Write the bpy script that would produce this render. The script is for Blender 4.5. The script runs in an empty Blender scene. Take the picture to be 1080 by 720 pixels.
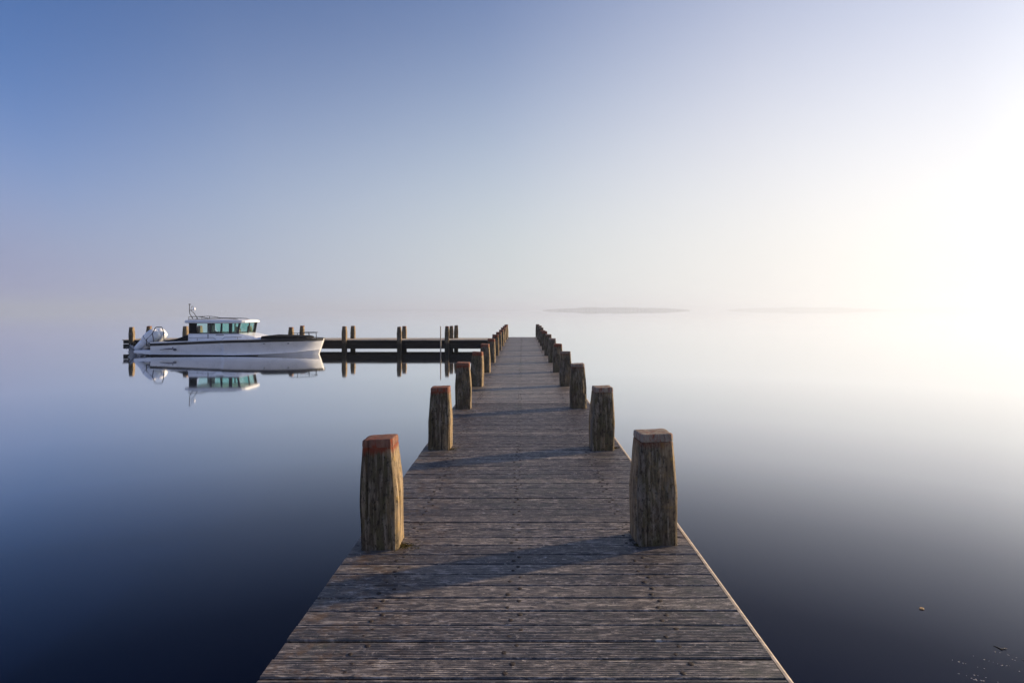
import bpy, math, random
from mathutils import Vector, noise, Matrix

# ------------------------------------------------------------------ camera, sky, sun, exposure
scene = bpy.context.scene
C = scene.collection
R = math.radians
CAM_Z, DECK = 2.31, 0.66
F = 620.0                       # focal length in pixels of a 1080-wide frame
cam_data = bpy.data.cameras.new('camera')
cam = bpy.data.objects.new('camera', cam_data); C.objects.link(cam)
cam.location = (0, 0, CAM_Z); cam.rotation_euler = (R(90), 0, 0)
cam_data.sensor_width = 36; cam_data.lens = F / 1080 * 36
cam_data.shift_x = -11 / 1080; cam_data.shift_y = -33 / 1080
cam_data.clip_start = 0.05; cam_data.clip_end = 40000
scene.camera = cam

SUN_AZ, SUN_EL = R(68), R(16.5)   # to the right of the view direction (+Y), above the horizon
to_sun = Vector((math.sin(SUN_AZ) * math.cos(SUN_EL), math.cos(SUN_AZ) * math.cos(SUN_EL), math.sin(SUN_EL)))
world = bpy.data.worlds.new('World'); scene.world = world; world.use_nodes = True
wt = world.node_tree; wt.nodes.clear()
def wn(t, **k):
    n = wt.nodes.new(t)
    for a, v in k.items(): setattr(n, a, v)
    return n
def wmath(op, a, b=None):
    n = wn('ShaderNodeMath', operation=op)
    for i, v in enumerate((a, b)):
        if v is None: continue
        if isinstance(v, (int, float)): n.inputs[i].default_value = v
        else: wt.links.new(v, n.inputs[i])
    return n.outputs[0]
SKY_STRENGTH = 0.066
out = wn('ShaderNodeOutputWorld'); bg = wn('ShaderNodeBackground'); bg.inputs['Strength'].default_value = SKY_STRENGTH
wt.links.new(bg.outputs[0], out.inputs[0])
sky = wn('ShaderNodeTexSky', sky_type='NISHITA', sun_disc=False, sun_elevation=SUN_EL, sun_rotation=SUN_AZ,
         altitude=0, air_density=1.0, dust_density=0.3, ozone_density=4.0)
gain = wn('ShaderNodeVectorMath', operation='MULTIPLY'); wt.links.new(sky.outputs[0], gain.inputs[0]); gain.inputs[1].default_value = (.84, 1.0, 1.36)
tc = wn('ShaderNodeTexCoord')
sep = wn('ShaderNodeSeparateXYZ'); wt.links.new(tc.outputs['Generated'], sep.inputs[0])
elev = wmath('MAXIMUM', sep.outputs['Z'], 0.0)
dot = wn('ShaderNodeVectorMath', operation='DOT_PRODUCT'); wt.links.new(tc.outputs['Generated'], dot.inputs[0])
dot.inputs[1].default_value = to_sun
half = wmath('ADD', wmath('MULTIPLY', dot.outputs['Value'], 0.5), 0.5)
def wramp(stops):
    r = wn('ShaderNodeValToRGB'); wt.links.new(half, r.inputs[0]); els = r.color_ramp.elements
    while len(els) < len(stops): els.new(0.5)
    for e, (p, c) in zip(els, stops):
        c = (c, c, c) if isinstance(c, (int, float)) else c
        e.position = p; e.color = (*c, 1)
    return r.outputs[0]
# morning mist in the lower sky: dense at the horizon, reaching higher and brighter towards the sun; unseen glow added opposite it to light the hull
reach = wramp([(0, .36), (.22, .34), (.32, .21), (.39, .195), (.515, .295), (.70, .355), (.8575, .475), (.95, .49), (1, .49)])
q = wmath('DIVIDE', elev, reach)
mist = wmath('POWER', 2.71828, wmath('MULTIPLY', wmath('MULTIPLY', q, q), -1.0))
k = 10.0
mcol = wramp([(0, (.74, .80, 1.06)), (.20, (.62, .68, .92)), (.325, (.30, .315, .51)), (.48, (.425, .475, .595)), (.68, (.65, .69, .70)), (.845, (.935, .905, .865)), (.935, (1.13, 1.075, 1.0)), (1.0, (1.6, 1.52, 1.36))])
mc = wn('ShaderNodeVectorMath', operation='SCALE'); wt.links.new(mcol, mc.inputs[0]); mc.inputs['Scale'].default_value = k
mix = wn('ShaderNodeMix', data_type='RGBA')
wt.links.new(mist, mix.inputs[0]); wt.links.new(gain.outputs[0], mix.inputs[6]); wt.links.new(mc.outputs[0], mix.inputs[7])
wt.links.new(mix.outputs[2], bg.inputs['Color'])

sun_data = bpy.data.lights.new('sun', 'SUN'); sun_data.energy = 5.0; sun_data.angle = R(1.4); sun_data.color = (1.0, .77, .50)
sun = bpy.data.objects.new('sun', sun_data); C.objects.link(sun)
sun.rotation_euler = to_sun.to_track_quat('Z', 'Y').to_euler(); sun.location = to_sun * 60

scene.view_settings.view_transform = 'Standard'; scene.view_settings.look = 'None'
scene.view_settings.gamma = 1; scene.view_settings.exposure = 0.6; scene.view_settings.use_curve_mapping = False
scene.render.engine = 'CYCLES'
scene.cycles.max_bounces = 8; scene.cycles.volume_bounces = 2; scene.cycles.transparent_max_bounces = 16
scene.cycles.use_denoising = True

# ------------------------------------------------------------------ mesh helpers
random.seed(7)
class MB:
    """Collects vertices and faces of one mesh object."""
    def __init__(s): s.v = []; s.f = []; s.tint = []
    def add(s, vs, fs, tint=None):
        b = len(s.v); s.v += [tuple(p) for p in vs]; s.f += [tuple(i + b for i in f) for f in fs]
        if tint is not None: s.tint += [tint] * len(vs)
    def box(s, x0, x1, y0, y1, z0, z1):
        s.add([(x0,y0,z0),(x1,y0,z0),(x1,y1,z0),(x0,y1,z0),(x0,y0,z1),(x1,y0,z1),(x1,y1,z1),(x0,y1,z1)],
              [(0,3,2,1),(4,5,6,7),(0,1,5,4),(1,2,6,5),(2,3,7,6),(3,0,4,7)])
    def tube(s, pts, r, n=8):
        pts = [Vector(p) for p in pts]; rings = []; rr = r if isinstance(r, (list, tuple)) else [r] * len(pts)
        for i, p in enumerate(pts):
            d = (pts[min(i+1, len(pts)-1)] - pts[max(i-1, 0)]).normalized()
            u = d.cross(Vector((0, 0, 1)) if abs(d.z) < .9 else Vector((1, 0, 0))).normalized(); w = d.cross(u)
            rings.append([p + (u * math.cos(a) + w * math.sin(a)) * rr[i] for a in [2 * math.pi * j / n for j in range(n)]])
        s.loft(rings)
    def loft(s, rings, caps=True, closed=True):
        n = len(rings[0]); vs = [p for r in rings for p in r]; fs = []
        for i in range(len(rings) - 1):
            for j in range(n if closed else n - 1):
                a, b = i*n + j, i*n + (j+1) % n
                fs.append((a, b, b + n, a + n))
        if caps: fs.append(tuple(range(n - 1, -1, -1))); fs.append(tuple(range((len(rings)-1)*n, len(rings)*n)))
        s.add(vs, fs)
    def build(s, name, mat, parent=None, smooth=False, bevel=0, loc=None, recalc=True):
        me = bpy.data.meshes.new(name); me.from_pydata(s.v, [], s.f)
        if s.tint:
            at = me.attributes.new('tint', 'FLOAT', 'POINT'); at.data.foreach_set('value', s.tint)
        me.update()
        if recalc:
            import bmesh
            b = bmesh.new(); b.from_mesh(me); bmesh.ops.recalc_face_normals(b, faces=b.faces); b.to_mesh(me); b.free()
        if smooth:
            for p in me.polygons: p.use_smooth = True
        me.materials.append(mat)
        o = bpy.data.objects.new(name, me); C.objects.link(o)
        if parent: o.parent = parent
        if loc: o.location = loc
        if bevel:
            m = o.modifiers.new('bevel', 'BEVEL'); m.width = bevel; m.segments = 2; m.limit_method = 'ANGLE'; m.angle_limit = R(35)
            if smooth: m.harden_normals = False
        return o
def tag(o, label=None, cat=None, group=None, kind=None):
    if label: o['label'] = label
    if cat: o['category'] = cat
    if group: o['group'] = group
    if kind: o['kind'] = kind
    return o
def thing(name, loc, label, cat, group=None):
    o = bpy.data.objects.new(name, None); C.objects.link(o); o.location = loc; o.empty_display_size = .2
    return tag(o, label, cat, group)
def copy_tree(o, parent=None):
    c = o.copy(); C.objects.link(c); c.parent = parent
    for ch in list(o.children): copy_tree(ch, c)
    return c

# ------------------------------------------------------------------ materials
def new_mat(name):
    m = bpy.data.materials.new(name); m.use_nodes = True
    return m, m.node_tree, m.node_tree.nodes['Principled BSDF']
class NT:
    def __init__(s, t): s.t = t
    def n(s, typ, ins=None, **k):
        nd = s.t.nodes.new(typ)
        for a, v in k.items(): setattr(nd, a, v)
        for key, v in (ins or {}).items(): s.put(nd.inputs[key], v)
        return nd
    def put(s, sock, v):
        if isinstance(v, bpy.types.NodeSocket): s.t.links.new(v, sock)
        else: sock.default_value = v
    def math(s, op, a, b=0.0, c=0.0, clamp=False):
        nd = s.n('ShaderNodeMath', {0: a, 1: b, 2: c}, operation=op); nd.use_clamp = clamp; return nd.outputs[0]
    def noise(s, vec, scale, detail=4, rough=.6, dist=0):
        return s.n('ShaderNodeTexNoise', {'Vector': vec, 'Scale': scale, 'Detail': detail, 'Roughness': rough, 'Distortion': dist}).outputs['Fac']
    def map(s, vec, scale):
        return s.n('ShaderNodeMapping', {'Vector': vec, 'Scale': scale}).outputs[0]
    def ramp(s, fac, stops):
        nd = s.n('ShaderNodeValToRGB', {0: fac}); e = nd.color_ramp.elements
        while len(e) < len(stops): e.new(.5)
        for el, (p, c) in zip(e, stops):
            el.position = p; el.color = (c, c, c, 1) if isinstance(c, (int, float)) else (*c, 1)
        return nd.outputs[0]
    def mix(s, f, a, b, mode='MIX'):
        nd = s.n('ShaderNodeMix', data_type='RGBA', blend_type=mode)
        s.put(nd.inputs[0], f)
        for i, v in ((6, a), (7, b)): s.put(nd.inputs[i], v if isinstance(v, bpy.types.NodeSocket) else (*v, 1))
        return nd.outputs[2]

def mat_deck():
    m, t, p = new_mat('weathered_deck_wood'); g = NT(t)
    co = g.n('ShaderNodeTexCoord').outputs['Object']
    tint = g.n('ShaderNodeAttribute', attribute_name='tint').outputs['Fac']
    off = g.n('ShaderNodeVectorMath', {0: co, 1: g.n('ShaderNodeCombineXYZ', {0: g.math('MULTIPLY', tint, 37.0)}).outputs[0]}, operation='ADD').outputs[0]
    fine = g.noise(g.map(off, (18, 105, 60)), 1.0, 5, .75)
    grain = g.noise(g.map(off, (8, 46, 20)), 1.0, 7, .76, .8)
    blotch = g.noise(co, 3.1, 6, .68)
    fleck = g.noise(g.map(off, (26, 46, 40)), 1.0, 5, .78)
    pit = g.noise(g.map(off, (19, 44, 40)), 1.0, 5, .76)
    col = g.ramp(grain, [(.36, (.014, .011, .009)), (.44, (.068, .056, .048)), (.53, (.175, .145, .122)), (.64, (.50, .43, .37))])
    col = g.mix(g.ramp(fine, [(.41, 1.0), (.47, 0.0)]), col, (.024, .019, .016))
    col = g.mix(g.math('MULTIPLY', g.ramp(pit, [(.37, 1.0), (.42, 0.0)]), .9), col, (.014, .013, .012))
    tv = g.math('MULTIPLY_ADD', tint, .55, .70)
    tvc = g.n('ShaderNodeCombineColor', {0: tv, 1: tv, 2: g.math('MULTIPLY_ADD', tint, .50, .72)}).outputs[0]
    col = g.mix(1.0, col, tvc, 'MULTIPLY')
    col = g.mix(g.math('MULTIPLY', g.ramp(blotch, [(.48, 0.0), (.66, 1.0)]), .55), col, (.062, .053, .048))
    col = g.mix(g.math('MULTIPLY', g.ramp(fleck, [(.60, 0.0), (.66, 1.0)]), .7), col, (.60, .50, .41))
    # orange lichen, mostly along the left edge, and green algae in faint bands
    x = g.n('ShaderNodeSeparateXYZ', {0: co}).outputs[0]
    edge = g.math('MULTIPLY', g.ramp(g.math('MULTIPLY_ADD', x, -.42, .5), [(.62, 0.0), (1.0, 1.0)]), g.ramp(g.noise(co, 9, 6, .7), [(.50, 0.0), (.62, 1.0)]))
    col = g.mix(g.math('MULTIPLY', edge, .75), col, (.13, .065, .012))
    alg = g.math('MULTIPLY', g.ramp(g.noise(co, .8, 3), [(.54, 0.0), (.66, 1.0)]), g.ramp(g.noise(co, 14, 5, .7), [(.45, 0.0), (.65, 1.0)]))
    col = g.mix(g.math('MULTIPLY', alg, .35), col, (.055, .075, .030))
    drop = g.n('ShaderNodeTexVoronoi', {'Vector': g.map(co, (1.0, 1.9, 1)), 'Scale': 1.7}, feature='F1')
    dsz = g.math('ADD', drop.outputs['Distance'], g.math('MULTIPLY', g.math('SUBTRACT', g.noise(co, 40, 3, .6), .5), .09))
    col = g.mix(g.math('MULTIPLY', g.ramp(dsz, [(.018, 1.0), (.034, 0.0)]), .7), col, (.55, .53, .50))
    t.links.new(col, p.inputs['Base Color'])
    g.put(p.inputs['Roughness'], g.math('MULTIPLY_ADD', grain, .20, .38)); p.inputs['Specular IOR Level'].default_value = .8
    hgt = g.math('ADD', g.math('MULTIPLY', fine, .55), g.math('MULTIPLY', grain, .6))
    b = g.n('ShaderNodeBump', {'Strength': .8, 'Distance': .006, 'Height': hgt}); t.links.new(b.outputs[0], p.inputs['Normal'])
    return m

def mat_post(name, red=.0, cap=False):
    m, t, p = new_mat(name); g = NT(t)
    oi = g.n('ShaderNodeObjectInfo').outputs['Random']
    co = g.n('ShaderNodeTexCoord').outputs['Object']
    off = g.n('ShaderNodeVectorMath', {0: co, 1: g.n('ShaderNodeCombineXYZ', {0: g.math('MULTIPLY', oi, 19.0), 1: g.math('MULTIPLY', oi, 7.0), 2: g.math('MULTIPLY', oi, 31.0)}).outputs[0]}, operation='ADD').outputs[0]
    streak = g.noise(g.map(off, (42, 42, 3.2)), 1.0, 5, .65)
    fine = g.noise(g.map(off, (120, 120, 14)), 1.0, 4, .7)
    lump = g.noise(off, 7, 5, .65)
    crack = g.noise(g.map(off, (60, 60, 1.6)), 1.0, 3, .55)
    grit = g.noise(g.map(off, (50, 50, 22)), 1.0, 6, .75)
    col = g.ramp(streak, [(.30, (.075, .052, .030)), (.46, (.19, .138, .082)), (.60, (.31, .235, .15)), (.78, (.50, .40, .27))])
    col = g.mix(g.ramp(grit, [(.36, .85), (.47, 0.0)]), col, (.035, .026, .017))
    col = g.mix(g.math('MULTIPLY', g.ramp(g.noise(off, 16, 6, .7), [(.54, 0.0), (.64, 1.0)]), .6), col, (.30, .195, .055))
    # patchy algae and grime; also paints shade onto the sides away from the sun
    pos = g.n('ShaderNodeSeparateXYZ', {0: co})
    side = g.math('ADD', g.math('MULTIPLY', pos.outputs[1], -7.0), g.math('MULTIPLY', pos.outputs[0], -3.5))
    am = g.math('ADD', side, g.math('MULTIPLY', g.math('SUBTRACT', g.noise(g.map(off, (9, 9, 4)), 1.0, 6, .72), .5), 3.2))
    algae_shade = g.mix(g.ramp(g.noise(g.map(off, (12, 12, 5)), 1.0, 5, .65), [(.40, 0.0), (.62, 1.0)]), (.046, .036, .027), (.058, .056, .027))
    algae_shade = g.mix(g.math('MULTIPLY', g.ramp(streak, [(.50, 0.0), (.66, 1.0)]), .7), algae_shade, (.22, .195, .165))
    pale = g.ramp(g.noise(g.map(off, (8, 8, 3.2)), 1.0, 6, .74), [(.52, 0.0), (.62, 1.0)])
    algae_shade = g.mix(g.math('MULTIPLY', pale, .55), algae_shade, (.20, .19, .175))
    algae_shade = g.mix(g.ramp(grit, [(.40, .9), (.47, 0.0)]), algae_shade, (.012, .010, .008))
    col = g.mix(g.math('MULTIPLY', g.ramp(am, [(.15, 0.0), (.75, 1.0)]), .88), col, algae_shade)
    col = g.mix(g.ramp(crack, [(.31, 1.0), (.37, 0.0)]), col, (.012, .009, .007))
    z = g.n('ShaderNodeSeparateXYZ', {0: co}).outputs[2]
    paint = (.29, .058, .022)
    wear = g.noise(g.map(off, (34, 34, 9)), 1.0, 5, .7)
    if cap:
        f = g.ramp(wear, [(.38, red), (.50, red * (.02 if red < .9 else .6))])
    else:  # runs of the red paint below the cap
        zz = g.math('ADD', z, g.math('MULTIPLY', g.math('SUBTRACT', wear, .5), .16))
        f = g.math('MULTIPLY', g.ramp(g.math('DIVIDE', zz, .8), [(.83, 0.0), (.875, 1.0)]), red)
    if cap: col = g.mix(.75 if red < .9 else .5, col, g.mix(grit, (.10, .085, .07), (.44, .39, .33)))
    col = g.mix(f, col, g.mix(wear, paint, (.055, .018, .012)))
    # damp dark base just above the deck and black-green waterline below it
    if not cap:
        wet = g.ramp(g.math('ADD', g.math('MULTIPLY_ADD', z, .5, .5), g.math('MULTIPLY', g.math('SUBTRACT', lump, .5), .1)), [(.38, 1.0), (.44, 0.0)])
        col = g.mix(g.math('MULTIPLY', wet, .85), col, (.015, .016, .012))
    t.links.new(col, p.inputs['Base Color'])
    p.inputs['Roughness'].default_value = .82; p.inputs['Specular IOR Level'].default_value = .25
    hgt = g.math('ADD', g.math('MULTIPLY', streak, .5), g.math('MULTIPLY', grit, .55))
    hgt = g.math('SUBTRACT', hgt, g.ramp(crack, [(.33, .8), (.42, 0.0)]))
    b = g.n('ShaderNodeBump', {'Strength': .75, 'Distance': .010, 'Height': hgt}); t.links.new(b.outputs[0], p.inputs['Normal'])
    return m

def mat_timber(name, c0, c1, rough=.8):
    m, t, p = new_mat(name); g = NT(t)
    co = g.n('ShaderNodeTexCoord').outputs['Object']
    n1 = g.noise(g.map(co, (3, 40, 40)), 1.0, 5, .6); n2 = g.noise(co, 3, 4)
    col = g.mix(g.ramp(n1, [(.35, 0.0), (.7, 1.0)]), c0, c1)
    col = g.mix(g.math('MULTIPLY', n2, .5), col, c0)
    t.links.new(col, p.inputs['Base Color']); p.inputs['Roughness'].default_value = rough; p.inputs['Specular IOR Level'].default_value = .25
    b = g.n('ShaderNodeBump', {'Strength': .6, 'Distance': .006, 'Height': n1}); t.links.new(b.outputs[0], p.inputs['Normal'])
    return m

def mat_simple(name, col, rough=.5, metal=0, var=.12, scale=6, spec=.5, coat=0):
    m, t, p = new_mat(name); g = NT(t)
    co = g.n('ShaderNodeTexCoord').outputs['Object']
    n = g.noise(co, scale, 5, .6)
    c2 = tuple(max(0, c * (1 - var * 2)) for c in col); c3 = tuple(min(1, c * (1 + var)) for c in col)
    t.links.new(g.mix(g.ramp(n, [(.3, 0.0), (.7, 1.0)]), c2, c3), p.inputs['Base Color'])
    g.put(p.inputs['Roughness'], g.math('MULTIPLY_ADD', n, .15, rough - .07))
    p.inputs['Metallic'].default_value = metal; p.inputs['Specular IOR Level'].default_value = spec
    p.inputs['Coat Weight'].default_value = coat; p.inputs['Coat Roughness'].default_value = .08
    return m

def mat_water():
    m, t, p = new_mat('still_lake_water'); g = NT(t); t.nodes.remove(p)
    co = g.n('ShaderNodeTexCoord').outputs['Object']
    n = g.noise(co, .35, 4, .55)
    dist = g.n('ShaderNodeVectorMath', {0: co}, operation='LENGTH').outputs['Value']
    calm = g.n('ShaderNodeMapRange', {0: dist, 1: 20.0, 2: 260.0, 3: 1.0, 4: .06}).outputs[0]   # glassier away from the pier
    body = g.n('ShaderNodeBsdfDiffuse', {'Color': g.mix(n, (.0006, .0022, .014), (.001, .003, .018))})
    mirror = g.n('ShaderNodeBsdfGlossy', distribution='MULTI_GGX', ins={'Color': (1, 1, 1, 1), 'Roughness': g.math('MULTIPLY', calm, g.math('MULTIPLY_ADD', n, .045, .022))})
    fr = g.n('ShaderNodeFresnel', {'IOR': 1.333})
    f = g.ramp(fr.outputs[0], [(0.0, 0.0), (.05, .018), (.085, .055), (.155, .225), (.25, .52), (.35, .72), (.52, .92), (.8, 1.0)])
    mx = g.n('ShaderNodeMixShader', {0: f, 1: body.outputs[0], 2: mirror.outputs[0]})
    t.links.new(mx.outputs[0], t.nodes['Material Output'].inputs[0])
    return m

def mat_glass():
    m, t, p = new_mat('green_tinted_glass'); g = NT(t); t.nodes.remove(p)
    out = t.nodes['Material Output']
    co = g.n('ShaderNodeTexCoord').outputs['Object']
    n = g.noise(co, 3, 2)
    tr = g.n('ShaderNodeBsdfTransparent', {'Color': g.mix(n, (.58, .85, .77), (.62, .88, .81))})
    gl = g.n('ShaderNodeBsdfGlossy', {'Color': (1, 1, 1, 1), 'Roughness': .02})
    fr = g.n('ShaderNodeFresnel', {'IOR': 1.5})
    mx = g.n('ShaderNodeMixShader', {0: fr.outputs[0], 1: tr.outputs[0], 2: gl.outputs[0]})
    t.links.new(mx.outputs[0], out.inputs[0]); return m

M = {
    'deck': mat_deck(),
    'beam': mat_timber('dark_tarred_beam', (.008, .0075, .007), (.024, .021, .019)),
    'edge': mat_timber('pale_edge_wood', (.30, .25, .20), (.58, .50, .42)),
    'jetty': mat_timber('pale_jetty_wood', (.28, .25, .21), (.50, .45, .39)),
    'screw': mat_simple('rusty_screw', (.028, .018, .014), .75, .1, .3, 60),
    'moss': mat_simple('dry_moss', (.075, .062, .022), .95, 0, .4, 40, .1),
    'water': mat_water(),
    'white': mat_simple('white_gelcoat', (.83, .85, .89), .28, 0, .03, 2, .5, .4),
    'white_roof': mat_simple('white_roof_gelcoat', (.72, .74, .78), .35, 0, .04, 3),
    'black': mat_simple('black_rubber', (.012, .012, .014), .55, 0, .2, 8),
    'canvas': mat_simple('black_canvas', (.010, .010, .012), .9, 0, .25, 12, .1),
    'teak': mat_simple('dark_grey_deck_foam', (.030, .030, .033), .8, 0, .2, 14, .2),
    'steel': mat_simple('dark_coated_steel', (.030, .032, .037), .38, .6, .2, 10),
    'antifoul': mat_simple('black_antifouling', (.010, .011, .013), .7, 0, .2, 5, .2),
    'engine': mat_simple('white_engine_paint', (.80, .83, .88), .3, 0, .05, 4, .5, .3),
    'alu': mat_simple('grey_cast_metal', (.23, .24, .26), .4, .7, .15, 9),
    'decal': mat_simple('grey_hull_decal', (.075, .085, .12), .5, 0, .15, 9),
    'grille': mat_simple('grey_vent_plastic', (.20, .21, .24), .5, 0, .15, 9),
    'seat': mat_simple('dark_seat_vinyl', (.055, .060, .062), .6, 0, .15, 9),
    'glass': mat_glass(),
    'stake': mat_simple('bare_pale_pole', (.34, .30, .25), .7, 0, .25, 20),
    'leaf': mat_simple('brown_leaf', (.33, .21, .09), .7, 0, .3, 60),
    'weed': mat_simple('dark_water_weed', (.030, .028, .022), .5, 0, .3, 40),
    'bubble': mat_simple('pale_foam', (.20, .20, .22), .3, 0, .2, 60),
    'isle': mat_simple('island_soil', (.09, .085, .06), .9, 0, .2, .02, .1),
    'wood': mat_simple('distant_foliage', (.045, .055, .035), .95, 0, .35, .02, .1),
}
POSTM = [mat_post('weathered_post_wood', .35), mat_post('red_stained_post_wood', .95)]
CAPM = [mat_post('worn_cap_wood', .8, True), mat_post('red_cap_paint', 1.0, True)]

# ------------------------------------------------------------------ water
def disc(name, mat, radii, n=96, z=0):
    b = MB(); vs = [(0, 0, z)]; fs = []
    for r in radii: vs += [(r * math.cos(2*math.pi*i/n), r * math.sin(2*math.pi*i/n), z) for i in range(n)]
    for i in range(n): fs.append((0, 1 + i, 1 + (i+1) % n))
    for k in range(len(radii) - 1):
        for i in range(n):
            a, c = 1 + k*n + i, 1 + k*n + (i+1) % n
            fs.append((a, a + n, c + n, c))
    b.add(vs, fs); return b.build(name, mat, recalc=False)
water = disc('lake_water', M['water'], (20, 80, 300, 1200, 4000, 9500))
tag(water, 'smooth misty lake water around the pier', 'water', None, 'structure')

# ------------------------------------------------------------------ main pier
PIER_END = 36.0
HALF = 1.18
PITCH, GAP = .149, .012
pier = thing('timber_pier', (0, 4, 0), 'long straight grey plank pier running out between two rows of posts', 'pier')
pier_off = Vector((0, 4, 0))
def shift(mb, off):
    mb.v = [(x - off[0], y - off[1], z - off[2]) for x, y, z in mb.v]; return mb

def plank(mb, y0, w, near, seed, zt=DECK):
    rnd = random.Random(seed); tint = rnd.random()
    xl = -HALF + rnd.uniform(-.002, .002); xr = HALF + rnd.uniform(-.004, .004)
    dz0, dz1 = rnd.uniform(-.003, .003), rnd.uniform(-.003, .003); sk = rnd.uniform(-.003, .003)
    prof = [(0, -.040), (0, -.007), (.005, -.001)]
    if near:
        ng = 9; pw = (w - .010) / ng; worn = rnd.uniform(.35, 1.0)
        for i in range(ng):
            a = .005 + i * pw
            prof += [(a + pw*.12, 0), (a + pw*.62, 0)]
            if i < ng - 1: prof += [(a + pw*.74, -.0032), (a + pw*1.0, -.0032)]
        nx = 30
    else:
        worn = 0; prof += [(w*.3, 0), (w*.7, 0)]; nx = 10
    prof += [(w - .005, -.001), (w, -.007), (w, -.040)]
    rings = []
    for i in range(nx + 1):
        t = i / nx; x = xl + (xr - xl) * t
        ring = []
        for (py, pz) in prof:
            e = 1 if (py < .003 or py > w - .003) else 0
            nz = noise.noise((x * 2.3, y0 * 9 + py * 3, seed * 1.7)) * .0022
            ny = noise.noise((x * 3.1, seed * 3.3, 5.0 + (1 if py > w/2 else 0))) * .003 * e
            wz = pz if pz <= -.0055 or not near else pz * worn * (.45 + .75 * (.5 + noise.noise((x * 1.4, seed * 2.1, 9))))
            ring.append((x, y0 + py + ny + sk * (t - .5) * 2, zt + wz + dz0 * (1 - t) + dz1 * t + nz))
        rings.append(ring)
    n0 = len(mb.v); mb.loft(rings, closed=True); mb.tint += [tint] * (len(mb.v) - n0)

deck = MB(); screws = MB()
y = -6.0; kk = 0
def screw(mb, x, y, z, r=.013):
    n = 8
    for (ra, rb, za, zb) in ((r*1.5, r*1.3, -.001, .0012), (r, r*.75, .0012, .0026)):
        vs = [(x + ra*math.cos(2*math.pi*i/n), y + ra*math.sin(2*math.pi*i/n), z + za) for i in range(n)]
        vs += [(x + rb*math.cos(2*math.pi*i/n), y + rb*math.sin(2*math.pi*i/n), z + zb) for i in range(n)]
        mb.add(vs, [(i, (i+1) % n, n + (i+1) % n, n + i) for i in range(n)] + [tuple(range(n, 2*n))])
while y < PIER_END - .05:
    w = PITCH - GAP + random.uniform(-.003, .003)
    plank(deck, y, w, -1 < y < 10.5, kk)
    for x in (-.80, -.05, .765):
        for q in (.28, .74):
            screw(screws, x + random.uniform(-.02, .02) + (.022 if q > .5 else -.02), y + w * q + random.uniform(-.008, .008), DECK, random.uniform(.008, .011) * (1 if y < 7 else .72))
    y += PITCH; kk += 1
shift(deck, pier_off).build('deck', M['deck'], pier)
shift(screws, pier_off).build('screw', M['screw'], pier)
# edge boards: slightly proud strip with a rounded outer corner (right side catches the sun)
e = MB(); rings = []
for i in range(43):
    yy = -6 + (PIER_END + 6) * i / 42
    j = noise.noise((yy * .9, 3.1, 0)) * .004
    x0, x1, zt = HALF + .006, HALF + .036 + j, DECK - .004 + noise.noise((yy * .7, 8.8, 0)) * .003
    rings.append([(x0, yy, zt - .12), (x0, yy, zt), (x1 - .016, yy, zt), (x1 - .004, yy, zt - .008), (x1, yy, zt - .022), (x1, yy, zt - .12)])
e.loft(rings); shift(e, pier_off).build('edge_board', M['edge'], pier)
for x in (-.80, -.05, .765):
    s = MB(); s.box(x - .06, x + .06, -6, PIER_END - .06, DECK - .26, DECK - .042)
    shift(s, pier_off).build('stringer', M['beam'], pier)
POST_Y0, POST_DY, POST_X = 4.17, 2.885, (-.99, .942)
for i in range(12):
    yy = POST_Y0 + i * POST_DY
    s = MB(); s.box(-HALF + .03, HALF - .03, yy + .14, yy + .28, DECK - .48, DECK - .262)
    shift(s, pier_off).build('cross_beam', M['beam'], pier)

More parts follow.
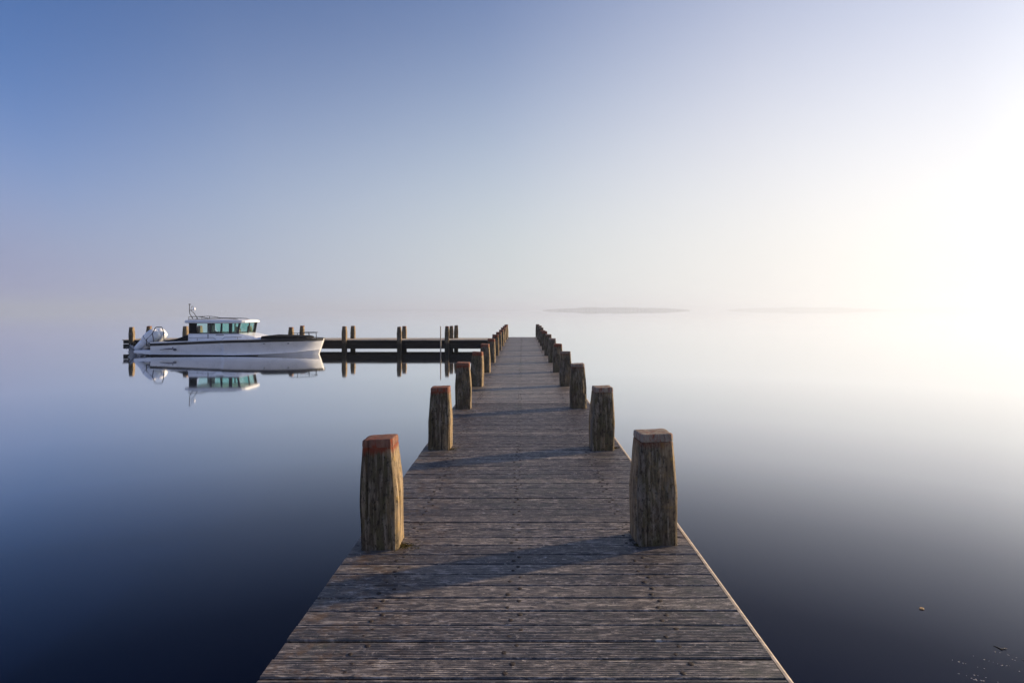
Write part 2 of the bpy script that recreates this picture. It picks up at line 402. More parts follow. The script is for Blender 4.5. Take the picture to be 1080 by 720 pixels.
# ------------------------------------------------------------------ posts
def post_meshes(seed, hi=True, w=.262, h=.755, deep=1.9, kg=.94):
    rnd = random.Random(seed)
    hw = w / 2; ch = rnd.uniform(.010, .026)
    base = []
    k1 = 1 - ch / hw
    for q in range(4):
        m_ = 14 if hi else 7
        for i in range(m_ + 1):
            u = -k1 + 2 * k1 * i / m_
            x_, y_ = (1, u) if q == 0 else (-u, 1) if q == 1 else (-1, -u) if q == 2 else (u, -1)
            base.append((x_, y_, math.atan2(y_, x_)))
    def section(sx, sy, z, amp=1.0):
        pts = []
        for (bx, by, a) in base:
            c, s_ = math.cos(a), math.sin(a); d = 0.0
            d += noise.noise((c * 1.2 + seed * 5, s_ * 1.2, z * 1.8)) * .006
            d += noise.noise((c * 7, s_ * 7 + seed * 3.3, z * .9)) * .0035
            d += noise.noise((c * 4, s_ * 4 + seed * 2.1, z * 9)) * .0022
            for (ca, cw, z0, z1, dp) in cracks:
                da = abs((a - ca + math.pi) % (2 * math.pi) - math.pi)
                if da < cw and z0 < z < z1: d -= dp * (1 - da / cw)
            rr = 1 + d * amp / hw
            pts.append((bx * sx * rr, by * sy * rr, z))
        return pts
    cracks = [(rnd.uniform(0, 6.28), rnd.uniform(.07, .12), rnd.uniform(0, .3), rnd.uniform(.45, .8), rnd.uniform(.008, .018)) for _ in range(7)]
    def half(z):
        t = min(1, max(0, (z - .34) / (h - .34)))
        bulge = .003 * math.exp(-((z - .36) / .16) ** 2)
        return hw + bulge - .026 * t ** 1.15
    lx, ly = rnd.uniform(-.012, .012), rnd.uniform(-.012, .012)
    capz = h - rnd.uniform(.045, .058)
    zs = [-deep, -.7, -.3, -.06] + [capz * i / 30 for i in range(31)]
    rings = []
    for z in zs:
        a = half(max(z, 0)); o = max(z, 0) / h
        rings.append([(x + lx * o, y + ly * o, z) for x, y, z in section(a, a * .98, z)])
    sh = MB(); sh.loft(rings)
    cp = MB(); rings = []
    tx, ty = rnd.uniform(-.05, .05), rnd.uniform(-.05, .05)
    for (z, k) in ((capz + .0005, kg), (capz + .004, kg), (capz + .007, 1.006), (capz + .02, 1.02), (h - .005, 1.015), (h - .001, .985), (h, .96)):
        a = half(z) * k; o = z / h
        rings.append([(x + lx * o, y + ly * o, zz + (x * tx + y * ty + noise.noise((x * 14, y * 14, seed)) * .004) * (1 if z > h - .02 else .0)) for x, y, zz in section(a, a * .98, z, .8)])
    for kq in (.75, .5, .25, .04):
        rings.append([(x * kq + lx * (1 - kq), y * kq + ly * (1 - kq), h + (x * tx + y * ty) * kq + noise.noise((x * kq * 22, y * kq * 22, seed * 3)) * .005) for x, y, zz in section(half(h) * .95, half(h) * .93, h, .8)])
    cp.loft(rings)
    return sh, cp
def make_post(seed, red, hi=True, **kw):
    sh, cp = post_meshes(seed, hi, kg=.985 if red else .93, **kw)
    root = thing('mooring_post', (0, 0, 0), 'x', 'post')
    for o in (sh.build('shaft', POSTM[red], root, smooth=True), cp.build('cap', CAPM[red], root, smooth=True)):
        o.data.set_sharp_from_angle(angle=R(33))
    return root
ORD = ['first', 'second', 'third', 'fourth', 'fifth', 'sixth', 'seventh', 'eighth', 'ninth', 'tenth', 'eleventh', 'last']
protos = []
for side in (-1, 1):
    for i in range(12):
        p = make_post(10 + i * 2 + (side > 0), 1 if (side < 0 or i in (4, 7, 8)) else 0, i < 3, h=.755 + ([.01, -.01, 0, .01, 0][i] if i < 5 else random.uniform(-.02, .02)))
        p.rotation_euler.x = random.gauss(0, .008); p.rotation_euler.y = random.gauss(0, .010); p.scale.z = random.uniform(.97, 1.03)
        p.location = (POST_X[side > 0] + random.uniform(-.008, .008), POST_Y0 + i * POST_DY + random.uniform(-.03, .03), DECK)
        if side > 0 and i == 0: p.location.x = .942; p.location.y = 4.24; p.scale = (1.06, 1.04, 1.01)
        if side < 0 and i == 0: p.location.x = -.99; p.location.y = 4.17
        p.rotation_euler.z = random.uniform(-.07, .07)
        if side > 0 and i < 2: p.rotation_euler.z = .07
        if side < 0 and i < 2: p.rotation_euler.z = .02
        row = 'left' if side < 0 else 'right'
        if i == 0:
            lab = ('big weathered post with rusty red painted top, nearest on the left edge' if side < 0
                   else 'big grey weathered post with worn pale and red top, nearest on the right edge')
        elif i == 11: lab = f'farthest wooden post on the {row} edge, at the end of the pier'
        else: lab = f'wooden post on the {row} edge of the pier, {ORD[i]} from the near end'
        tag(p, lab, 'post', f'posts along the {row} edge of the pier')
# dry moss and litter gathered at the foot of the posts
def moss(px, py, spread, n, seed):
    rnd = random.Random(seed); b = MB()
    for _ in range(n):
        a = rnd.gauss(0, .9); r = abs(rnd.gauss(0, 1)) * spread
        x, yv = px + r * math.cos(a), py + r * math.sin(a) * .8
        s = rnd.uniform(.004, .010)
        h = .005 * math.exp(-(r / spread) ** 2) * rnd.uniform(.5, 1.3) + .003
        ang = rnd.uniform(0, 6.28); c, d = math.cos(ang) * s, math.sin(ang) * s
        z = DECK - .001
        b.add([(x - c, yv - d, z), (x + c, yv + d, z), (x + d * rnd.uniform(-1, 1), yv - c * rnd.uniform(-1, 1), z + h), (x - d, yv + c, z + .001)], [(0, 1, 2), (1, 3, 2), (3, 0, 2)])
    return b
for (x, yv, sp, n, sd) in ((-.855, 4.12, .07, 300, 1), (-.88, 7.0, .05, 200, 2), (.80, 4.12, .05, 200, 3), (1.09, 7.05, .035, 140, 4)):
    o = moss(x, yv, sp, n, sd); o = shift(o, pier_off).build('moss', M['moss'], pier, recalc=False); o['kind'] = 'stuff'

# ------------------------------------------------------------------ side jetty
JY0, JY1, JX0, JX1 = 32.75, 34.95, -22.3, -HALF - .06
jet = thing('side_jetty', (-11, 33.8, 0), 'low dark jetty branching left from the far end of the pier', 'jetty')
joff = Vector((-11, 33.8, 0))
d = MB(); x = JX0; kk = 0
while x < JX1 - .1:
    w = PITCH - GAP; z = DECK + random.uniform(-.004, .004)
    d.box(x, x + w, JY0 + random.uniform(-.01, .01), JY1, z - .04, z); x += PITCH
shift(d, joff).build('deck', M['jetty'], jet)
for yy in (JY0 + .05, JY1 - .19):
    s = MB(); s.box(JX0 + .03, JX1, yy, yy + .14, DECK - .215, DECK - .046); shift(s, joff).build('side_beam', M['beam'], jet)
    s = MB(); s.box(JX0 + .03, JX1, yy - .01, yy + .13, DECK - .50, DECK - .245); shift(s, joff).build('lower_beam', M['beam'], jet)
s = MB(); s.box(JX0 + .03, JX1, 33.8, 33.94, DECK - .30, DECK - .046); shift(s, joff).build('stringer', M['beam'], jet)
fronts = [138.5, 195, 251, 308, 364.3, 421, 472]
def jx(px): return (px - 551) * 32.75 / F
for px in fronts:
    xx = jx(px)
    s = MB(); s.box(xx + .13, xx + .29, JY0 + .2, JY1 - .2, DECK - .44, DECK - .217); shift(s, joff).build('cross_beam', M['beam'], jet)
NAMES = ['leftmost, past the outboard motors', 'behind the stern of the boat', 'hidden by the boat cabin', 'rising behind the bow rail', 'first right of the boat', 'second right of the boat', 'beside the thin pale pole']
kinds = [make_post(77 + q, q % 2, False, w=.245, h=.735 + .012 * (q % 3 - 1)) for q in range(5)]; used = 0
jposts = []
for i, px in enumerate(fronts):
    for row, (yy, gname) in enumerate(((JY0 - .02, 'front'), (34.25, 'back'))):
        p = kinds[used] if used < 5 else copy_tree(kinds[used * 3 % 5]); used += 1
        p.location = (jx(px) + random.uniform(-.05, .05), yy, DECK); p.rotation_euler.z = random.uniform(-.09, .09)
        p.scale.z = random.uniform(.97, 1.03)
        tag(p, f'short wooden post on the jetty\'s {gname} edge, {NAMES[i]}', 'post', 'posts along the side jetty')
        jposts.append(p)
p = copy_tree(kinds[2]); p.location = (jx(472) + .26, 34.66, DECK); p.rotation_euler.z = .1
tag(p, 'extra short post touching the back post near the thin pale pole', 'post', 'posts along the side jetty')
b = MB(); b.tube([(0, 0, -1.5), (.005, 0, .4), (.0, .01, 1.44)], [.036, .033, .028], 10); b.build('pole', M['stake'], None, True)
pole = bpy.data.objects['pole']; pole.location = (-4.42, 31.75, 0)
tag(pole, 'thin pale pole standing in the water before the jetty', 'pole')

# ------------------------------------------------------------------ motorboat
BY = 30.95                      # centre line
boat = thing('motorboat', (-14.5, BY, 0), 'white motorboat with green tinted cabin windows moored along the jetty', 'boat')
BO = Vector((-14.5, BY, 0))
XS, XB = -18.75, -10.45         # transom and stem head
L = XB - XS
def lerp(a, b, t): return a + (b - a) * t
def curve(t, pts):
    for (t0, v0), (t1, v1) in zip(pts, pts[1:]):
        if t <= t1:
            u = (t - t0) / (t1 - t0); u = u * u * (3 - 2 * u) if False else u
            return lerp(v0, v1, u)
    return pts[-1][1]
def hb(t):   # half breadth at the gunwale
    return 1.36 if t < .45 else 1.36 * max(0.0, 1 - ((t - .45) / .55) ** 2.6) ** .75 + .14
def sheer(t): return curve(t, [(0, .575), (.25, .66), (.5, .745), (.75, .785), (1, .80)])
def chine(t): return curve(t, [(0, -.10), (.25, -.02), (.42, .04), (.65, .09), (.85, .16), (1, .27)])
NS = 40
rings = {'hull': [], 'rail': [], 'anti': []}
def hull_x(t, z):   # the stem leans: lower points end farther aft
    return XS + t * L - (t ** 6) * .26 * max(0, (.80 - z)) / .8
hullr, boot = [], []
for i in range(NS + 1):
    t = i / NS; b_ = hb(t); s_, c_ = sheer(t), chine(t)
    cb = b_ * lerp(.93, .74, t ** 2)
    keel = curve(t, [(0, -.45), (.5, -.7), (.7, -1.2), (.9, -1.6), (1, -1.3)])
    pr = [(0, keel), (cb * .96, c_ - .035), (cb + .035 * (1 - t * .6), c_ - .02), (cb + .02 * (1 - t * .5), c_ + .015)]
    for q in (.2, .4, .6, .8, 1.0):
        flare = q ** (1 + t * .8)
        pr.append((lerp(cb, b_, flare), lerp(c_ + .02, s_ - .045, q)))
    top = s_ + .115 * (1 - t * .75)
    pr += [(b_ - .012, s_ + .02), (b_ - .02, top), (b_ - .14 if b_ > .3 else b_ * .5, top)]
    half_ = [(hull_x(t, z), -w, z) for w, z in pr]
    full = half_[::-1] + [(x, -yv, z) for x, yv, z in half_[1:]]
    hullr.append([(x, yv + BY, z) for x, yv, z in full])
b = MB(); b.loft(hullr, caps=True, closed=True)
hull = shift(b, BO).build('hull', M['white'], boat, smooth=True)
em = hull.modifiers.new('edges', 'EDGE_SPLIT'); em.split_angle = R(28)
# rubbing strake: dark fender band along the sheer
for side in (-1, 1):
    b = MB(); rr = []
    for i in range(NS + 1):
        t = i / NS; w, s_ = hb(t), sheer(t)
        x = hull_x(t, s_); ps = [(-.075, .0), (-.07, .030), (.055, .034), (.065, .0)]
        rr.append([(x + (.012 if i == NS else 0), BY + side * (w - .012 + o), s_ + dz) for dz, o in ps])
    b.loft(rr); shift(b, BO).build('rubbing_strake', M['black'], hull)
# dark bottom paint along the waterline aft
for side in (-1, 1):
    b = MB(); rr = []
    for i in range(27):
        t = i / NS; w = hb(t); c_ = chine(t); cb = w * lerp(.93, .74, t ** 2)
        o = lerp(cb + .034, lerp(cb, w, .1) , min(1, max(0, (.075 - c_) / .3)))+.006
        zt = curve(t, [(0, .075), (.3, .055), (.65, .03)])
        rr.append([(hull_x(t, 0), BY + side * (o + q), z) for z, q in ((-.2, -.03), (-.2, .004), (zt, .006), (zt, -.03))])
    b.loft(rr); shift(b, BO).build('bottom_paint', M['antifoul'], hull)
# decal on the near side: a tapering grey streak with a darker round head
b = MB(); pts = []
yh = BY - 1.36 - .012
for i in range(21):
    u = i / 20; x = -18.25 + u * .82
    th = .010 + .030 * math.sin(math.pi * min(1, u * 1.05)) * u
    pts.append((x, .318 + .045 * math.sin(u * 2.6), th))
rr = [[(x, yh - .004, z - th), (x, yh - .004, z + th), (x, yh + .03, z + th), (x, yh + .03, z - th)] for x, z, th in pts]
b.loft(rr)
rr = [[(-17.50 + .085 * math.cos(a), yh + yo, .325 + .060 * math.sin(a)) for a in [2*math.pi*j/16 for j in range(16)]] for yo in (-.006, .03)]
b.loft(rr); b.box(-17.62, -17.58, yh - .006, yh + .03, .40, .45)
shift(b, BO).build('decal', M['decal'], hull)
for x in (-13.0, -11.9):
    b = MB(); w = hb((x - XS) / L)
    b.loft([[(x + .03*math.cos(a), BY - w + .01 + yo, .62 + .03*math.sin(a)) for a in [2*math.pi*j/10 for j in range(10)]] for yo in (-.02, .08)])
    shift(b, BO).build('through_hull_fitting', M['alu'], hull)
# decks
b = MB(); rr = []
for i in range(2, NS):
    t = i / NS; w = hb(t) - .10; z = sheer(t) + (.02 if t > .6 else -.12); x = hull_x(t, .8)
    rr.append([(x, BY - w, z), (x, BY + w, z), (x, BY + w, z - .05), (x, BY - w, z - .05)])
b.loft(rr); shift(b, BO).build('deck', M['teak'], boat)
# foredeck sun pad, dark, running from the cabin to the bow
b = MB(); rr = []
for i in range(13):
    u = i / 12; x = lerp(-13.35, -11.15, u); t = (x - XS) / L; w = min(.95, hb(t) - .22)
    z = lerp(1.005, .955, u) - (.03 if i in (0, 12) else 0)
    rr.append([(x, BY - w - .05, .78), (x, BY - w, z - .04), (x, BY - w + .08, z), (x, BY + w - .08, z), (x, BY + w, z - .04), (x, BY + w + .05, .78)])
b.loft(rr); shift(b, BO).build('sun_pad', M['canvas'], boat, smooth=False, bevel=.02)
# cabin: white lower moulding, dark window band, overhanging roof
cabin = thing('cabin', (0, 0, 0), None, None); cabin.parent = boat
CY = .90
b = MB(); rr = []
for (x, w, z0, z1) in ((-17.08, CY, .60, 1.12), (-14.45, CY, .66, 1.115), (-14.28, CY - .02, .66, 1.09), (-13.75, CY - .10, .68, .97), (-13.48, CY - .2, .70, .87)):
    rr.append([(x, BY - w - .05, z0), (x, BY - w - .03, z1 - .06), (x, BY - w + .02, z1), (x, BY + w - .02, z1), (x, BY + w + .03, z1 - .06), (x, BY + w + .05, z0)])
b.loft(rr); shift(b, BO).build('lower_moulding', M['white'], cabin, bevel=.015)
b = MB(); rr = []
for (x, w, z0, z1) in ((-17.30, CY - .05, 1.70, 1.76), (-17.22, CY + .05, 1.655, 1.80), (-16.2, CY + .07, 1.64, 1.825), (-14.75, CY + .06, 1.645, 1.82), (-14.34, CY + .02, 1.655, 1.80), (-14.20, CY - .08, 1.67, 1.775)):
    rr.append([(x, BY - w, z0), (x, BY - w - .015, (z0+z1)/2), (x, BY - w + .05, z1 - .01), (x, BY - w*.5, z1 + .02), (x, BY + w*.5, z1 + .02), (x, BY + w - .05, z1 - .01), (x, BY + w + .015, (z0+z1)/2), (x, BY + w, z0)])
b.loft(rr); roof = shift(b, BO).build('roof', M['white_roof'], cabin, bevel=.015)
# vents: rear dark quarter panel, then window pillars; x measured in the photograph at the near side
SIDE = BY - CY
def wx(px): return (px - 551) * SIDE / F
ZB, ZT = 1.115, 1.65
cuts = [(207.2, 208.8 + 1.5, 221.3, 221.0), (223.0, 223.0, 233.0, 232.0), (234.2, 234.2, 241.4, 241.4), (244.6, 244.6, 251.6, 249.8)]
# each pane: top-left, bottom-left, top-right, bottom-right in photograph columns
for side in (-1, 1):
    yo = BY + side * CY
    def flat(poly, name, mat, th, parent):
        bb = MB(); n = len(poly)
        bb.add([(x, yo - side * th, z) for x, z in poly] + [(x, yo + side * th * .2, z) for x, z in poly],
               [tuple(range(n)), tuple(range(2*n - 1, n - 1, -1))] + [(i, (i+1) % n, n + (i+1) % n, n + i) for i in range(n)])
        return shift(bb, BO).build(name, mat, parent)
    flat([(wx(199.3), ZB), (wx(cuts[0][1]), ZB), (wx(cuts[0][0]), ZB + .10), (wx(cuts[0][0]), ZT), (wx(199.3), ZT)], 'quarter_panel', M['canvas'], .05, cabin)
    if side > 0: cuts = [(207.2, 210.3, 229.5, 229.5), (230.5, 230.5, 251.6, 249.8)]
    for a, c in zip(cuts, cuts[1:]):
        flat([(wx(a[3]), ZB), (wx(c[1]), ZB), (wx(c[0]), ZT), (wx(a[2]), ZT)], 'window_pillar', M['black'], .05, cabin)
    flat([(wx(cuts[-1][3]), ZB), (wx(251.6), ZB), (wx(253.6), ZT), (wx(cuts[-1][2]), ZT)], 'window_pillar', M['black'], .045, cabin)
    flat([(wx(199.3), ZB - .005), (wx(251.9), ZB - .005), (wx(251.9), ZB + .035), (wx(199.3), ZB + .035)], 'window_sill', M['black'], .06, cabin)
    flat([(wx(199.3), ZT - .02), (wx(253.8), ZT - .02), (wx(253.8), ZT + .03), (wx(199.3), ZT + .03)], 'window_header', M['black'], .06, cabin)
    for q, c in enumerate(cuts):
        bb = MB(); poly = [(wx(c[1]), ZB + .036), (wx(c[3]), ZB + .036), (wx(c[2]), ZT - .022), (wx(c[0]), ZT - .022)]
        bb.add([(x, yo - side * .02, z) for x, z in poly], [(0, 1, 2, 3)])
        shift(bb, BO).build('window_pane', M['glass'], cabin, recalc=False)
# windscreen: three panes and two pillars across the front, leaning forward at the top
for (y0, y1) in ((-.85, .03), (.09, .85)):
    bb = MB(); bb.add([(wx(251.8), BY + y0, ZB), (wx(251.8), BY + y1, ZB), (wx(253.8), BY + y1, ZT), (wx(253.8), BY + y0, ZT)], [(0, 1, 2, 3)])
    shift(bb, BO).build('windscreen_pane', M['glass'], cabin, recalc=False)
for yc in (.06, .87):
    bb = MB(); bb.add([(wx(251.8) + dx, BY + yc + dy, ZB) for dx, dy in ((0, -.03), (.05, -.03), (.05, .03), (0, .03))] + [(wx(253.8) + dx, BY + yc + dy, ZT) for dx, dy in ((0, -.03), (.05, -.03), (.05, .03), (0, .03))],
           [(0,3,2,1),(4,5,6,7),(0,1,5,4),(1,2,6,5),(2,3,7,6),(3,0,4,7)])
    shift(bb, BO).build('windscreen_pillar', M['black'], cabin)
# seats and the wheel inside
def seat(x, yv):
    s = MB(); s.box(x, x + .46, BY + yv - .24, BY + yv + .24, 1.10, 1.17)
    s.box(x - .06, x + .06, BY + yv - .23, BY + yv + .23, 1.16, 1.52); return shift(s, BO).build('seat', M['seat'], cabin, bevel=.03)
seat(-16.55, .30)
s = MB(); s.box(-15.0, -14.6, BY - .75, BY + .75, 1.05, 1.15); shift(s, BO).build('dashboard', M['seat'], cabin, bevel=.03)
s = MB(); s.tube([(-15.1, BY + .4 + .15*math.cos(a), 1.20 + .15*math.sin(a)) for a in [2*math.pi*i/16 for i in range(17)]], .014, 6); shift(s, BO).build('steering_wheel', M['black'], cabin)
# aft cockpit tarpaulin rising to the cabin
b = MB(); rr = []
for (x, z) in ((-18.35, .70), (-18.2, .765), (-17.75, .84), (-17.4, .95), (-17.09, 1.07)):
    rr.append([(x, BY - 1.05, .60), (x, BY - 1.0, z - .05), (x, BY - .85, z), (x, BY, z + .015), (x, BY + .85, z), (x, BY + 1.0, z - .05), (x, BY + 1.05, .60)])
b.loft(rr); shift(b, BO).build('cockpit_cover', M['canvas'], boat, bevel=.015)
# roof rack rails, mast with lamp and antenna
b = MB()
for sy in (-.62, .62):
    b.tube([(-17.22, BY + sy, 1.80), (-17.22, BY + sy, 1.965), (-16.85, BY + sy, 1.985), (-16.5, BY + sy, 1.95), (-16.2, BY + sy, 1.89), (-15.3, BY + sy, 1.885), (-14.85, BY + sy, 1.862), (-14.65, BY + sy, 1.82)], .018, 6)
    b.tube([(-17.22, BY + sy, 1.845), (-16.2, BY + sy, 1.862)], .014, 6)
    b.tube([(-16.80, BY + sy, 1.83), (-16.80, BY + sy, 1.985)], .013, 6)
b.tube([(-17.22, BY - .62, 1.965), (-17.22, BY + .62, 1.965)], .014, 6)
b.tube([(-16.80, BY - .62, 1.985), (-16.80, BY + .62, 1.985)], .013, 6)
shift(b, BO).build('roof_rail', M['steel'], roof)
mast = MB(); my = BY - .55
mast.tube([(-17.03, my, 1.84), (-17.20, my, 2.12), (-17.22, my, 2.34), (-17.21, my, 2.64)], .017, 6)
mast.tube([(-16.77, my, 1.84), (-17.00, my, 2.18), (-17.15, my, 2.30)], .015, 6)
mast.tube([(-17.20, my, 2.30), (-17.01, my, 2.33)], .013, 6); mast.tube([(-17.14, my, 2.36), (-17.10, my, 2.50), (-17.01, my, 2.50)], .013, 6)
mast.tube([(-17.27, my, 2.61), (-17.14, my, 2.61)], .015, 6)
mo = shift(mast, BO).build('mast', M['steel'], roof)
b = MB(); b.tube([(-16.97, my, 2.30), (-16.97, my, 2.33), (-16.97, my, 2.41), (-16.97, my, 2.45)], [.03, .055, .055, .025], 10); shift(b, BO).build('mast_lamp', M['white'], mo, True)
# grab rails along the cabin side and vents
for side in (-1, 1):
    yo = BY + side * (CY + .12)
    b = MB()
    b.tube([(-17.0, yo, .90), (-15.75, yo, .915), (-15.62, yo, .83)], .011, 6); b.tube([(-16.55, yo, .90), (-16.55, yo, .74)], .010, 6)
    b.tube([(-15.30, yo, .83), (-15.15, yo, .93), (-14.3, yo, .945)], .011, 6); b.tube([(-14.5, yo, .94), (-14.5, yo, .78)], .010, 6)
    shift(b, BO).build('grab_rail', M['alu'], cabin)
    b = MB(); yv = BY + side * (CY + .045); b.box(-15.65, -15.25, yv - .02, yv + .02, 1.03, 1.07); shift(b, BO).build('side_vent', M['grille'], cabin, bevel=.01)
    b = MB(); b.box(-16.06, -16.04, yv - .012, yv + .012, .86, 1.08); shift(b, BO).build('door_gap', M['black'], cabin)
# bow rail
b = MB(); loop = []
for i in range(25):
    u = -1 + 2 * i / 24; a = abs(u); t = lerp(.995, .865, a ** 1.6) - .03
    w = (hb(t) - .12) * (1 if u > 0 else -1) if a > .12 else (hb(t) - .12) * u / .12
    z = 1.13 if a < .93 else lerp(1.13, .95, (a - .93) / .07)
    loop.append((hull_x(t, .8) - .12, BY + w, z))
b.tube(loop, .017, 6)
for i in (3, 8, 12, 16, 21): b.tube([loop[i], (loop[i][0] + .02, loop[i][1], .80)], .014, 6)
shift(b, BO).build('bow_rail', M['steel'], boat)
b = MB(); b.box(-10.72, -10.42, BY - .07, BY + .07, .82, .875); shift(b, BO).build('anchor_roller', M['alu'], boat, bevel=.015)
for (x, yv) in ((-17.7, -1.22), (-17.7, 1.22), (-11.6, -.75), (-11.6, .75)):
    t = (x - XS) / L; b = MB(); zt = sheer(t) + .115 * (1 - t * .75); b.tube([(x - .09, BY + yv, zt + .05), (x + .09, BY + yv, zt + .05)], .014, 6)
    b.tube([(x - .03, BY + yv, zt - .02), (x - .03, BY + yv, zt + .05)], .012, 6); b.tube([(x + .03, BY + yv, zt - .02), (x + .03, BY + yv, zt + .05)], .012, 6)
    shift(b, BO).build('cleat', M['steel'], boat)
# swim platforms either side of the motors
for side in (-1, 1):
    b = MB(); b.loft([[(x, BY + side * y0, z0), (x, BY + side * y1, z0), (x, BY + side * y1, z1), (x, BY + side * y0, z1)] for x, y0, y1, z0, z1 in ((-19.72, .72, 1.15, .13, .27), (-19.2, .70, 1.25, .09, .28), (-18.70, .70, 1.30, .05, .29))])
    shift(b, BO).build('swim_platform', M['white'], boat, bevel=.03)
s = MB(); s.box(-19.25, -18.74, BY - .62, BY + .62, .16, .44); shift(s, BO).build('engine_bracket', M['black'], boat, bevel=.02)
# two outboard motors tilted clear of the water
def outboard(yc):
    root = thing('outboard_motor', (0, 0, 0), None, None); root.parent = boat
    ax = [(-17.86, .92), (-17.98, 1.02), (-18.2, 1.07), (-18.45, .98), (-18.75, .78)]
    b = MB(); rr = []
    #       centre x, z, half length across axis, half width
    d = Vector((-.78, 0, -.626)); nrm = Vector((-.626, 0, .78))
    st = [(-.32, .15, .11), (-.27, .25, .20), (-.12, .30, .235), (.12, .305, .24), (.34, .275, .23), (.48, .245, .205), (.52, .22, .18)]
    for (s_, hh, ww) in st:
        c = Vector((-19.28, BY + yc, .99)) + d * s_
        rr.append([tuple(c + nrm * hh * math.copysign(abs(math.sin(a)) ** .7, math.sin(a)) + Vector((0, 1, 0)) * ww * math.copysign(abs(math.cos(a)) ** .7, math.cos(a))) for a in [2*math.pi*j/20 for j in range(20)]])
    b.loft(rr); cw = shift(b, BO).build('cowl', M['engine'], root, smooth=True)
    b = MB()
    for (s_, hh, ww) in ((.30, .282, .236),):
        c = Vector((-19.28, BY + yc, .99)) + d * s_
        b.tube([tuple(c + nrm * (hh + .002) * math.copysign(abs(math.sin(a)) ** .7, math.sin(a)) + Vector((0, 1, 0)) * (ww + .002) * math.copysign(abs(math.cos(a)) ** .7, math.cos(a))) for a in [2*math.pi*j/24 for j in range(25)]], .011, 5)
    shift(b, BO).build('cowl_seam', M['decal'], cw)
    b = MB(); rr = []
    for (s_, hh, ww, up) in ((.48, .22, .14, .0), (.65, .21, .12, .0), (.92, .18, .09, -.01), (1.10, .15, .07, -.01), (1.20, .11, .05, -.01)):
        c = Vector((-19.28, BY + yc, .99)) + d * s_ + nrm * up
        rr.append([tuple(c + nrm * hh * math.sin(a) + Vector((0, 1, 0)) * ww * math.cos(a)) for a in [2*math.pi*j/16 for j in range(16)]])
    b.loft(rr); shift(b, BO).build('midsection', M['engine'], root, smooth=True)
    b = MB(); c = Vector((-19.28, BY + yc, .99)) + d * 1.24
    rr = []
    for (q, r) in ((-.30, .03), (-.20, .065), (0, .075), (.22, .07), (.27, .05)):
        cc = c + nrm * q + d * .06
        rr.append([tuple(cc + d * r * math.sin(a) + Vector((0, 1, 0)) * r * math.cos(a)) for a in [2*math.pi*j/12 for j in range(12)]])
    b.loft(rr)
    b.loft([[tuple(c + nrm * q + d * o + Vector((0, w, 0))) for q, w in ((-.16, -.014), (.14, -.014), (.14, .014), (-.16, .014))] for o in (.0, .30)])
    b.loft([[tuple(c + nrm * q + d * o + Vector((0, w, 0))) for q, w in ((-.22, -.12), (.30, -.10), (.30, .10), (-.22, .12))] for o in (-.06, -.035)])
    lo = shift(b, BO).build('lower_unit', M['alu'], root, bevel=.006)
    b = MB(); hub = c + nrm * .31 + d * .06
    for kq in range(3):
        a0 = 2 * math.pi * kq / 3
        pts = []
        for (r, da, tw) in ((.05, -.25, -.02), (.12, -.50, -.045), (.18, -.2, -.03), (.19, .15, .015), (.13, .35, .045), (.05, .25, .02)):
            a = a0 + da
            pts.append(hub + d * r * math.sin(a) + Vector((0, 1, 0)) * r * math.cos(a) + nrm * tw)
        b.add([tuple(p) for p in pts] + [tuple(p + nrm * .01) for p in pts], [tuple(range(6)), tuple(range(11, 5, -1))] + [(i, (i+1) % 6, 6 + (i+1) % 6, 6 + i) for i in range(6)])
    shift(b, BO).build('propeller', M['alu'], lo)
    return root
outboard(-.31); outboard(.31)
# black tube frame beside the motors
b = MB(); fk = (BY - .80) / F
def fp(px, py): return ((px - 551) * fk, BY - .80, CAM_Z - (py - 327) * fk)
b.tube([fp(154.7, 365), fp(154.4, 358), fp(160.7, 351.6), fp(163.6, 346), fp(164.6, 344.9), fp(170.4, 344.9), fp(171.2, 346), fp(172.3, 349.5), fp(173.2, 360)], .021, 8)
b.tube([fp(160.7, 351.6), fp(162.4, 361)], .019, 8)
b.tube([fp(154.7, 364.5), fp(159, 364.5)], .024, 8)
shift(b, BO).build('stern_frame', M['black'], boat)

# ------------------------------------------------------------------ far shore
def island(xc, yc, wid, hgt, seed, lab, lab2):
    rnd = random.Random(seed); b = MB(); rr = []
    for i in range(33):
        u = -1 + 2 * i / 32; dep = 90 * math.sqrt(max(.0004, 1 - u * u)); h = 2.2 * max(.02, 1 - u ** 2)
        rr.append([(u * wid / 2, -dep, -1), (u * wid / 2, -dep * .8, h * .6), (u * wid / 2, 0, h), (u * wid / 2, dep * .8, h * .6), (u * wid / 2, dep, -1)])
    b.loft(rr); o = b.build('island', M['isle'], None, True, loc=(xc, yc, 0)); tag(o, lab, 'island', None, 'structure')
    b = MB()
    for _ in range(int(wid / 1.6)):
        u = rnd.uniform(-.97, .97); env = (1 - abs(u) ** 2.2) ** .7 * (.80 + .28 * noise.noise((u * 4, seed, 1)))
        h = max(3.5, hgt * env * rnd.uniform(.7, 1.05)); r = rnd.uniform(4, 9) * (.5 + .5 * env)
        x, yv = u * wid / 2, rnd.uniform(-55, 55) * math.sqrt(1 - u * u)
        rings = []
        for (fz, fr) in ((.0, .10), (.16, .12), (.22, .75), (.5, 1.0), (.78, .8), (.94, .4), (1.0, .08)):
            rings.append([(x + r * fr * math.cos(a) * rnd.uniform(.75, 1.25), yv + r * fr * math.sin(a) * rnd.uniform(.75, 1.25), .2 + h * fz * rnd.uniform(.96, 1.04)) for a in [2*math.pi*j/8 for j in range(8)]])
        b.loft(rings)
    o = b.build('distant_wood', M['wood'], None, loc=(xc, yc, 0)); tag(o, lab2, 'wood', None, 'stuff')
def ix(px, d): return (px - 551) * d / F
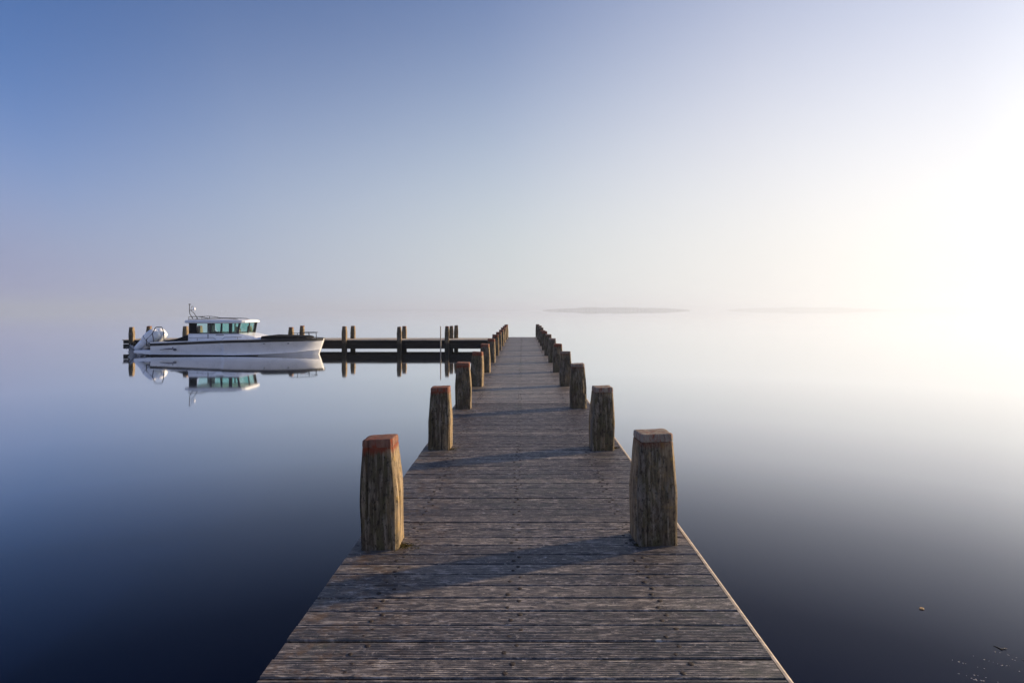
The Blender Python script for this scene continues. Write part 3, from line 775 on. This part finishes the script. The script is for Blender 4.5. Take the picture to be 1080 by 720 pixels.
island(ix(650, 3500), 3500, 158 * 3500 / F, 24, 3, 'low wooded island faint in the haze right of the pier', 'hazy trees covering the nearer island right of the pier')
island(ix(850, 5000), 5000, 170 * 5000 / F, 34, 5, 'fainter long island almost lost in the bright haze', 'barely visible trees on the fainter island in bright haze')
island(ix(1040, 6800), 6800, 260 * 6800 / F, 36, 8, 'faintest shoreline at the far right horizon', 'trees of the faintest shoreline at far right')
island(ix(450, 7000), 7000, 210 * 7000 / F, 20, 9, 'faint low shore behind the jetty on the left', 'trees of the faint shore behind the jetty')

# ------------------------------------------------------------------ things floating near the right corner
def leaf(x, yv, s, ang, lab):
    b = MB(); pts = []
    for i in range(9):
        u = i / 8; w = math.sin(math.pi * u) ** .8 * .38
        pts.append((u - .5, w, .10 * abs(u - .5)))
    vs = [((px * math.cos(ang) - q * py * math.sin(ang)) * s, (px * math.sin(ang) + q * py * math.cos(ang)) * s, (pz + .10 * abs(q) * py) * s + .004 - (0.006 if l else 0)) for l in (0, 1) for px, py, pz in pts for q in (-1, 0, 1)]
    n = 27; fs = []
    for i in range(8):
        for q in range(2):
            a = i * 3 + q; fs += [(a, a + 1, a + 4, a + 3), (n + a, n + a + 3, n + a + 4, n + a + 1)]
        fs += [(i*3, i*3 + 3, n + i*3 + 3, n + i*3), (i*3 + 2, n + i*3 + 2, n + i*3 + 5, i*3 + 5)]
    b.add(vs, fs); o = b.build('floating_leaf', M['leaf'], None, True, loc=(x, yv, 0)); tag(o, lab, 'leaf')
leaf(3.09, 4.55, .042, .3, 'small brown leaf floating alone on the dark water')
def sprig(x, yv, ln, ang, seed, lab):
    rnd = random.Random(seed); b = MB(); c, s_ = math.cos(ang), math.sin(ang)
    pts = [(c * ln * (u - .5) - s_ * .012 * math.sin(u * 7 + seed), s_ * ln * (u - .5) + c * .012 * math.sin(u * 7 + seed), .003) for u in [i / 8 for i in range(9)]]
    b.tube(pts, [.001, .002, .0025, .003, .003, .0025, .002, .0015, .001], 6)
    for i in (2, 3, 5, 6):
        px, py, pz = pts[i]; a = ang + rnd.choice((-1, 1)) * rnd.uniform(.5, 1.1); l = rnd.uniform(.015, .035)
        b.tube([(px, py, pz), (px + l * math.cos(a), py + l * math.sin(a), pz + .003)], [.002, .001], 5)
    o = b.build('water_weed_sprig', M['weed'], None, True, loc=(x, yv, 0)); tag(o, lab, 'weed', 'weed sprigs floating near the right corner')
sprig(3.27, 4.02, .075, -.5, 1, 'dark weed sprig floating farthest from the pier corner'); sprig(3.34, 3.86, .085, -.55, 2, 'dark weed sprig floating among the pale bubbles'); sprig(3.47, 3.9, .06, -.4, 4, 'shortest dark weed sprig at the picture edge')
b = MB(); rnd = random.Random(12)
for line in range(9):
    x0, y0 = rnd.uniform(2.85, 3.35), rnd.uniform(3.66, 3.98)
    for q in range(rnd.randint(3, 7)):
        u = rnd.uniform(-.10, .10); x, yv = x0 + u, y0 - u * .75 + rnd.gauss(0, .008); r = rnd.uniform(.0015, .0048)
        b.loft([[(x + r * 1.5 * k1 * math.cos(a), yv + r * k1 * math.sin(a), r * zz) for a in [2*math.pi*j/8 for j in range(8)]] for k1, zz in ((1, -.2), (.95, .2), (.6, .45), (.1, .55))])
o = b.build('foam_bubbles', M['bubble'], None, True); tag(o, 'scattered pale bubbles floating on the dark water', 'foam', None, 'stuff')

# ------------------------------------------------------------------ haze over the lake
HZ = MB(); HZ.box(-9900, 9900, -9900, 9900, -3, 44)
m = bpy.data.materials.new('lake_haze'); m.use_nodes = True; t = m.node_tree; t.nodes.clear()
ou = t.nodes.new('ShaderNodeOutputMaterial'); pv = t.nodes.new('ShaderNodeVolumePrincipled')
pv.inputs['Color'].default_value = (.70, .79, .92, 1); pv.inputs['Density'].default_value = .00052; pv.inputs['Anisotropy'].default_value = .35
t.links.new(pv.outputs[0], ou.inputs['Volume'])
hz = HZ.build('haze', m); tag(hz, 'pale morning haze lying over the lake', 'haze', None, 'stuff')
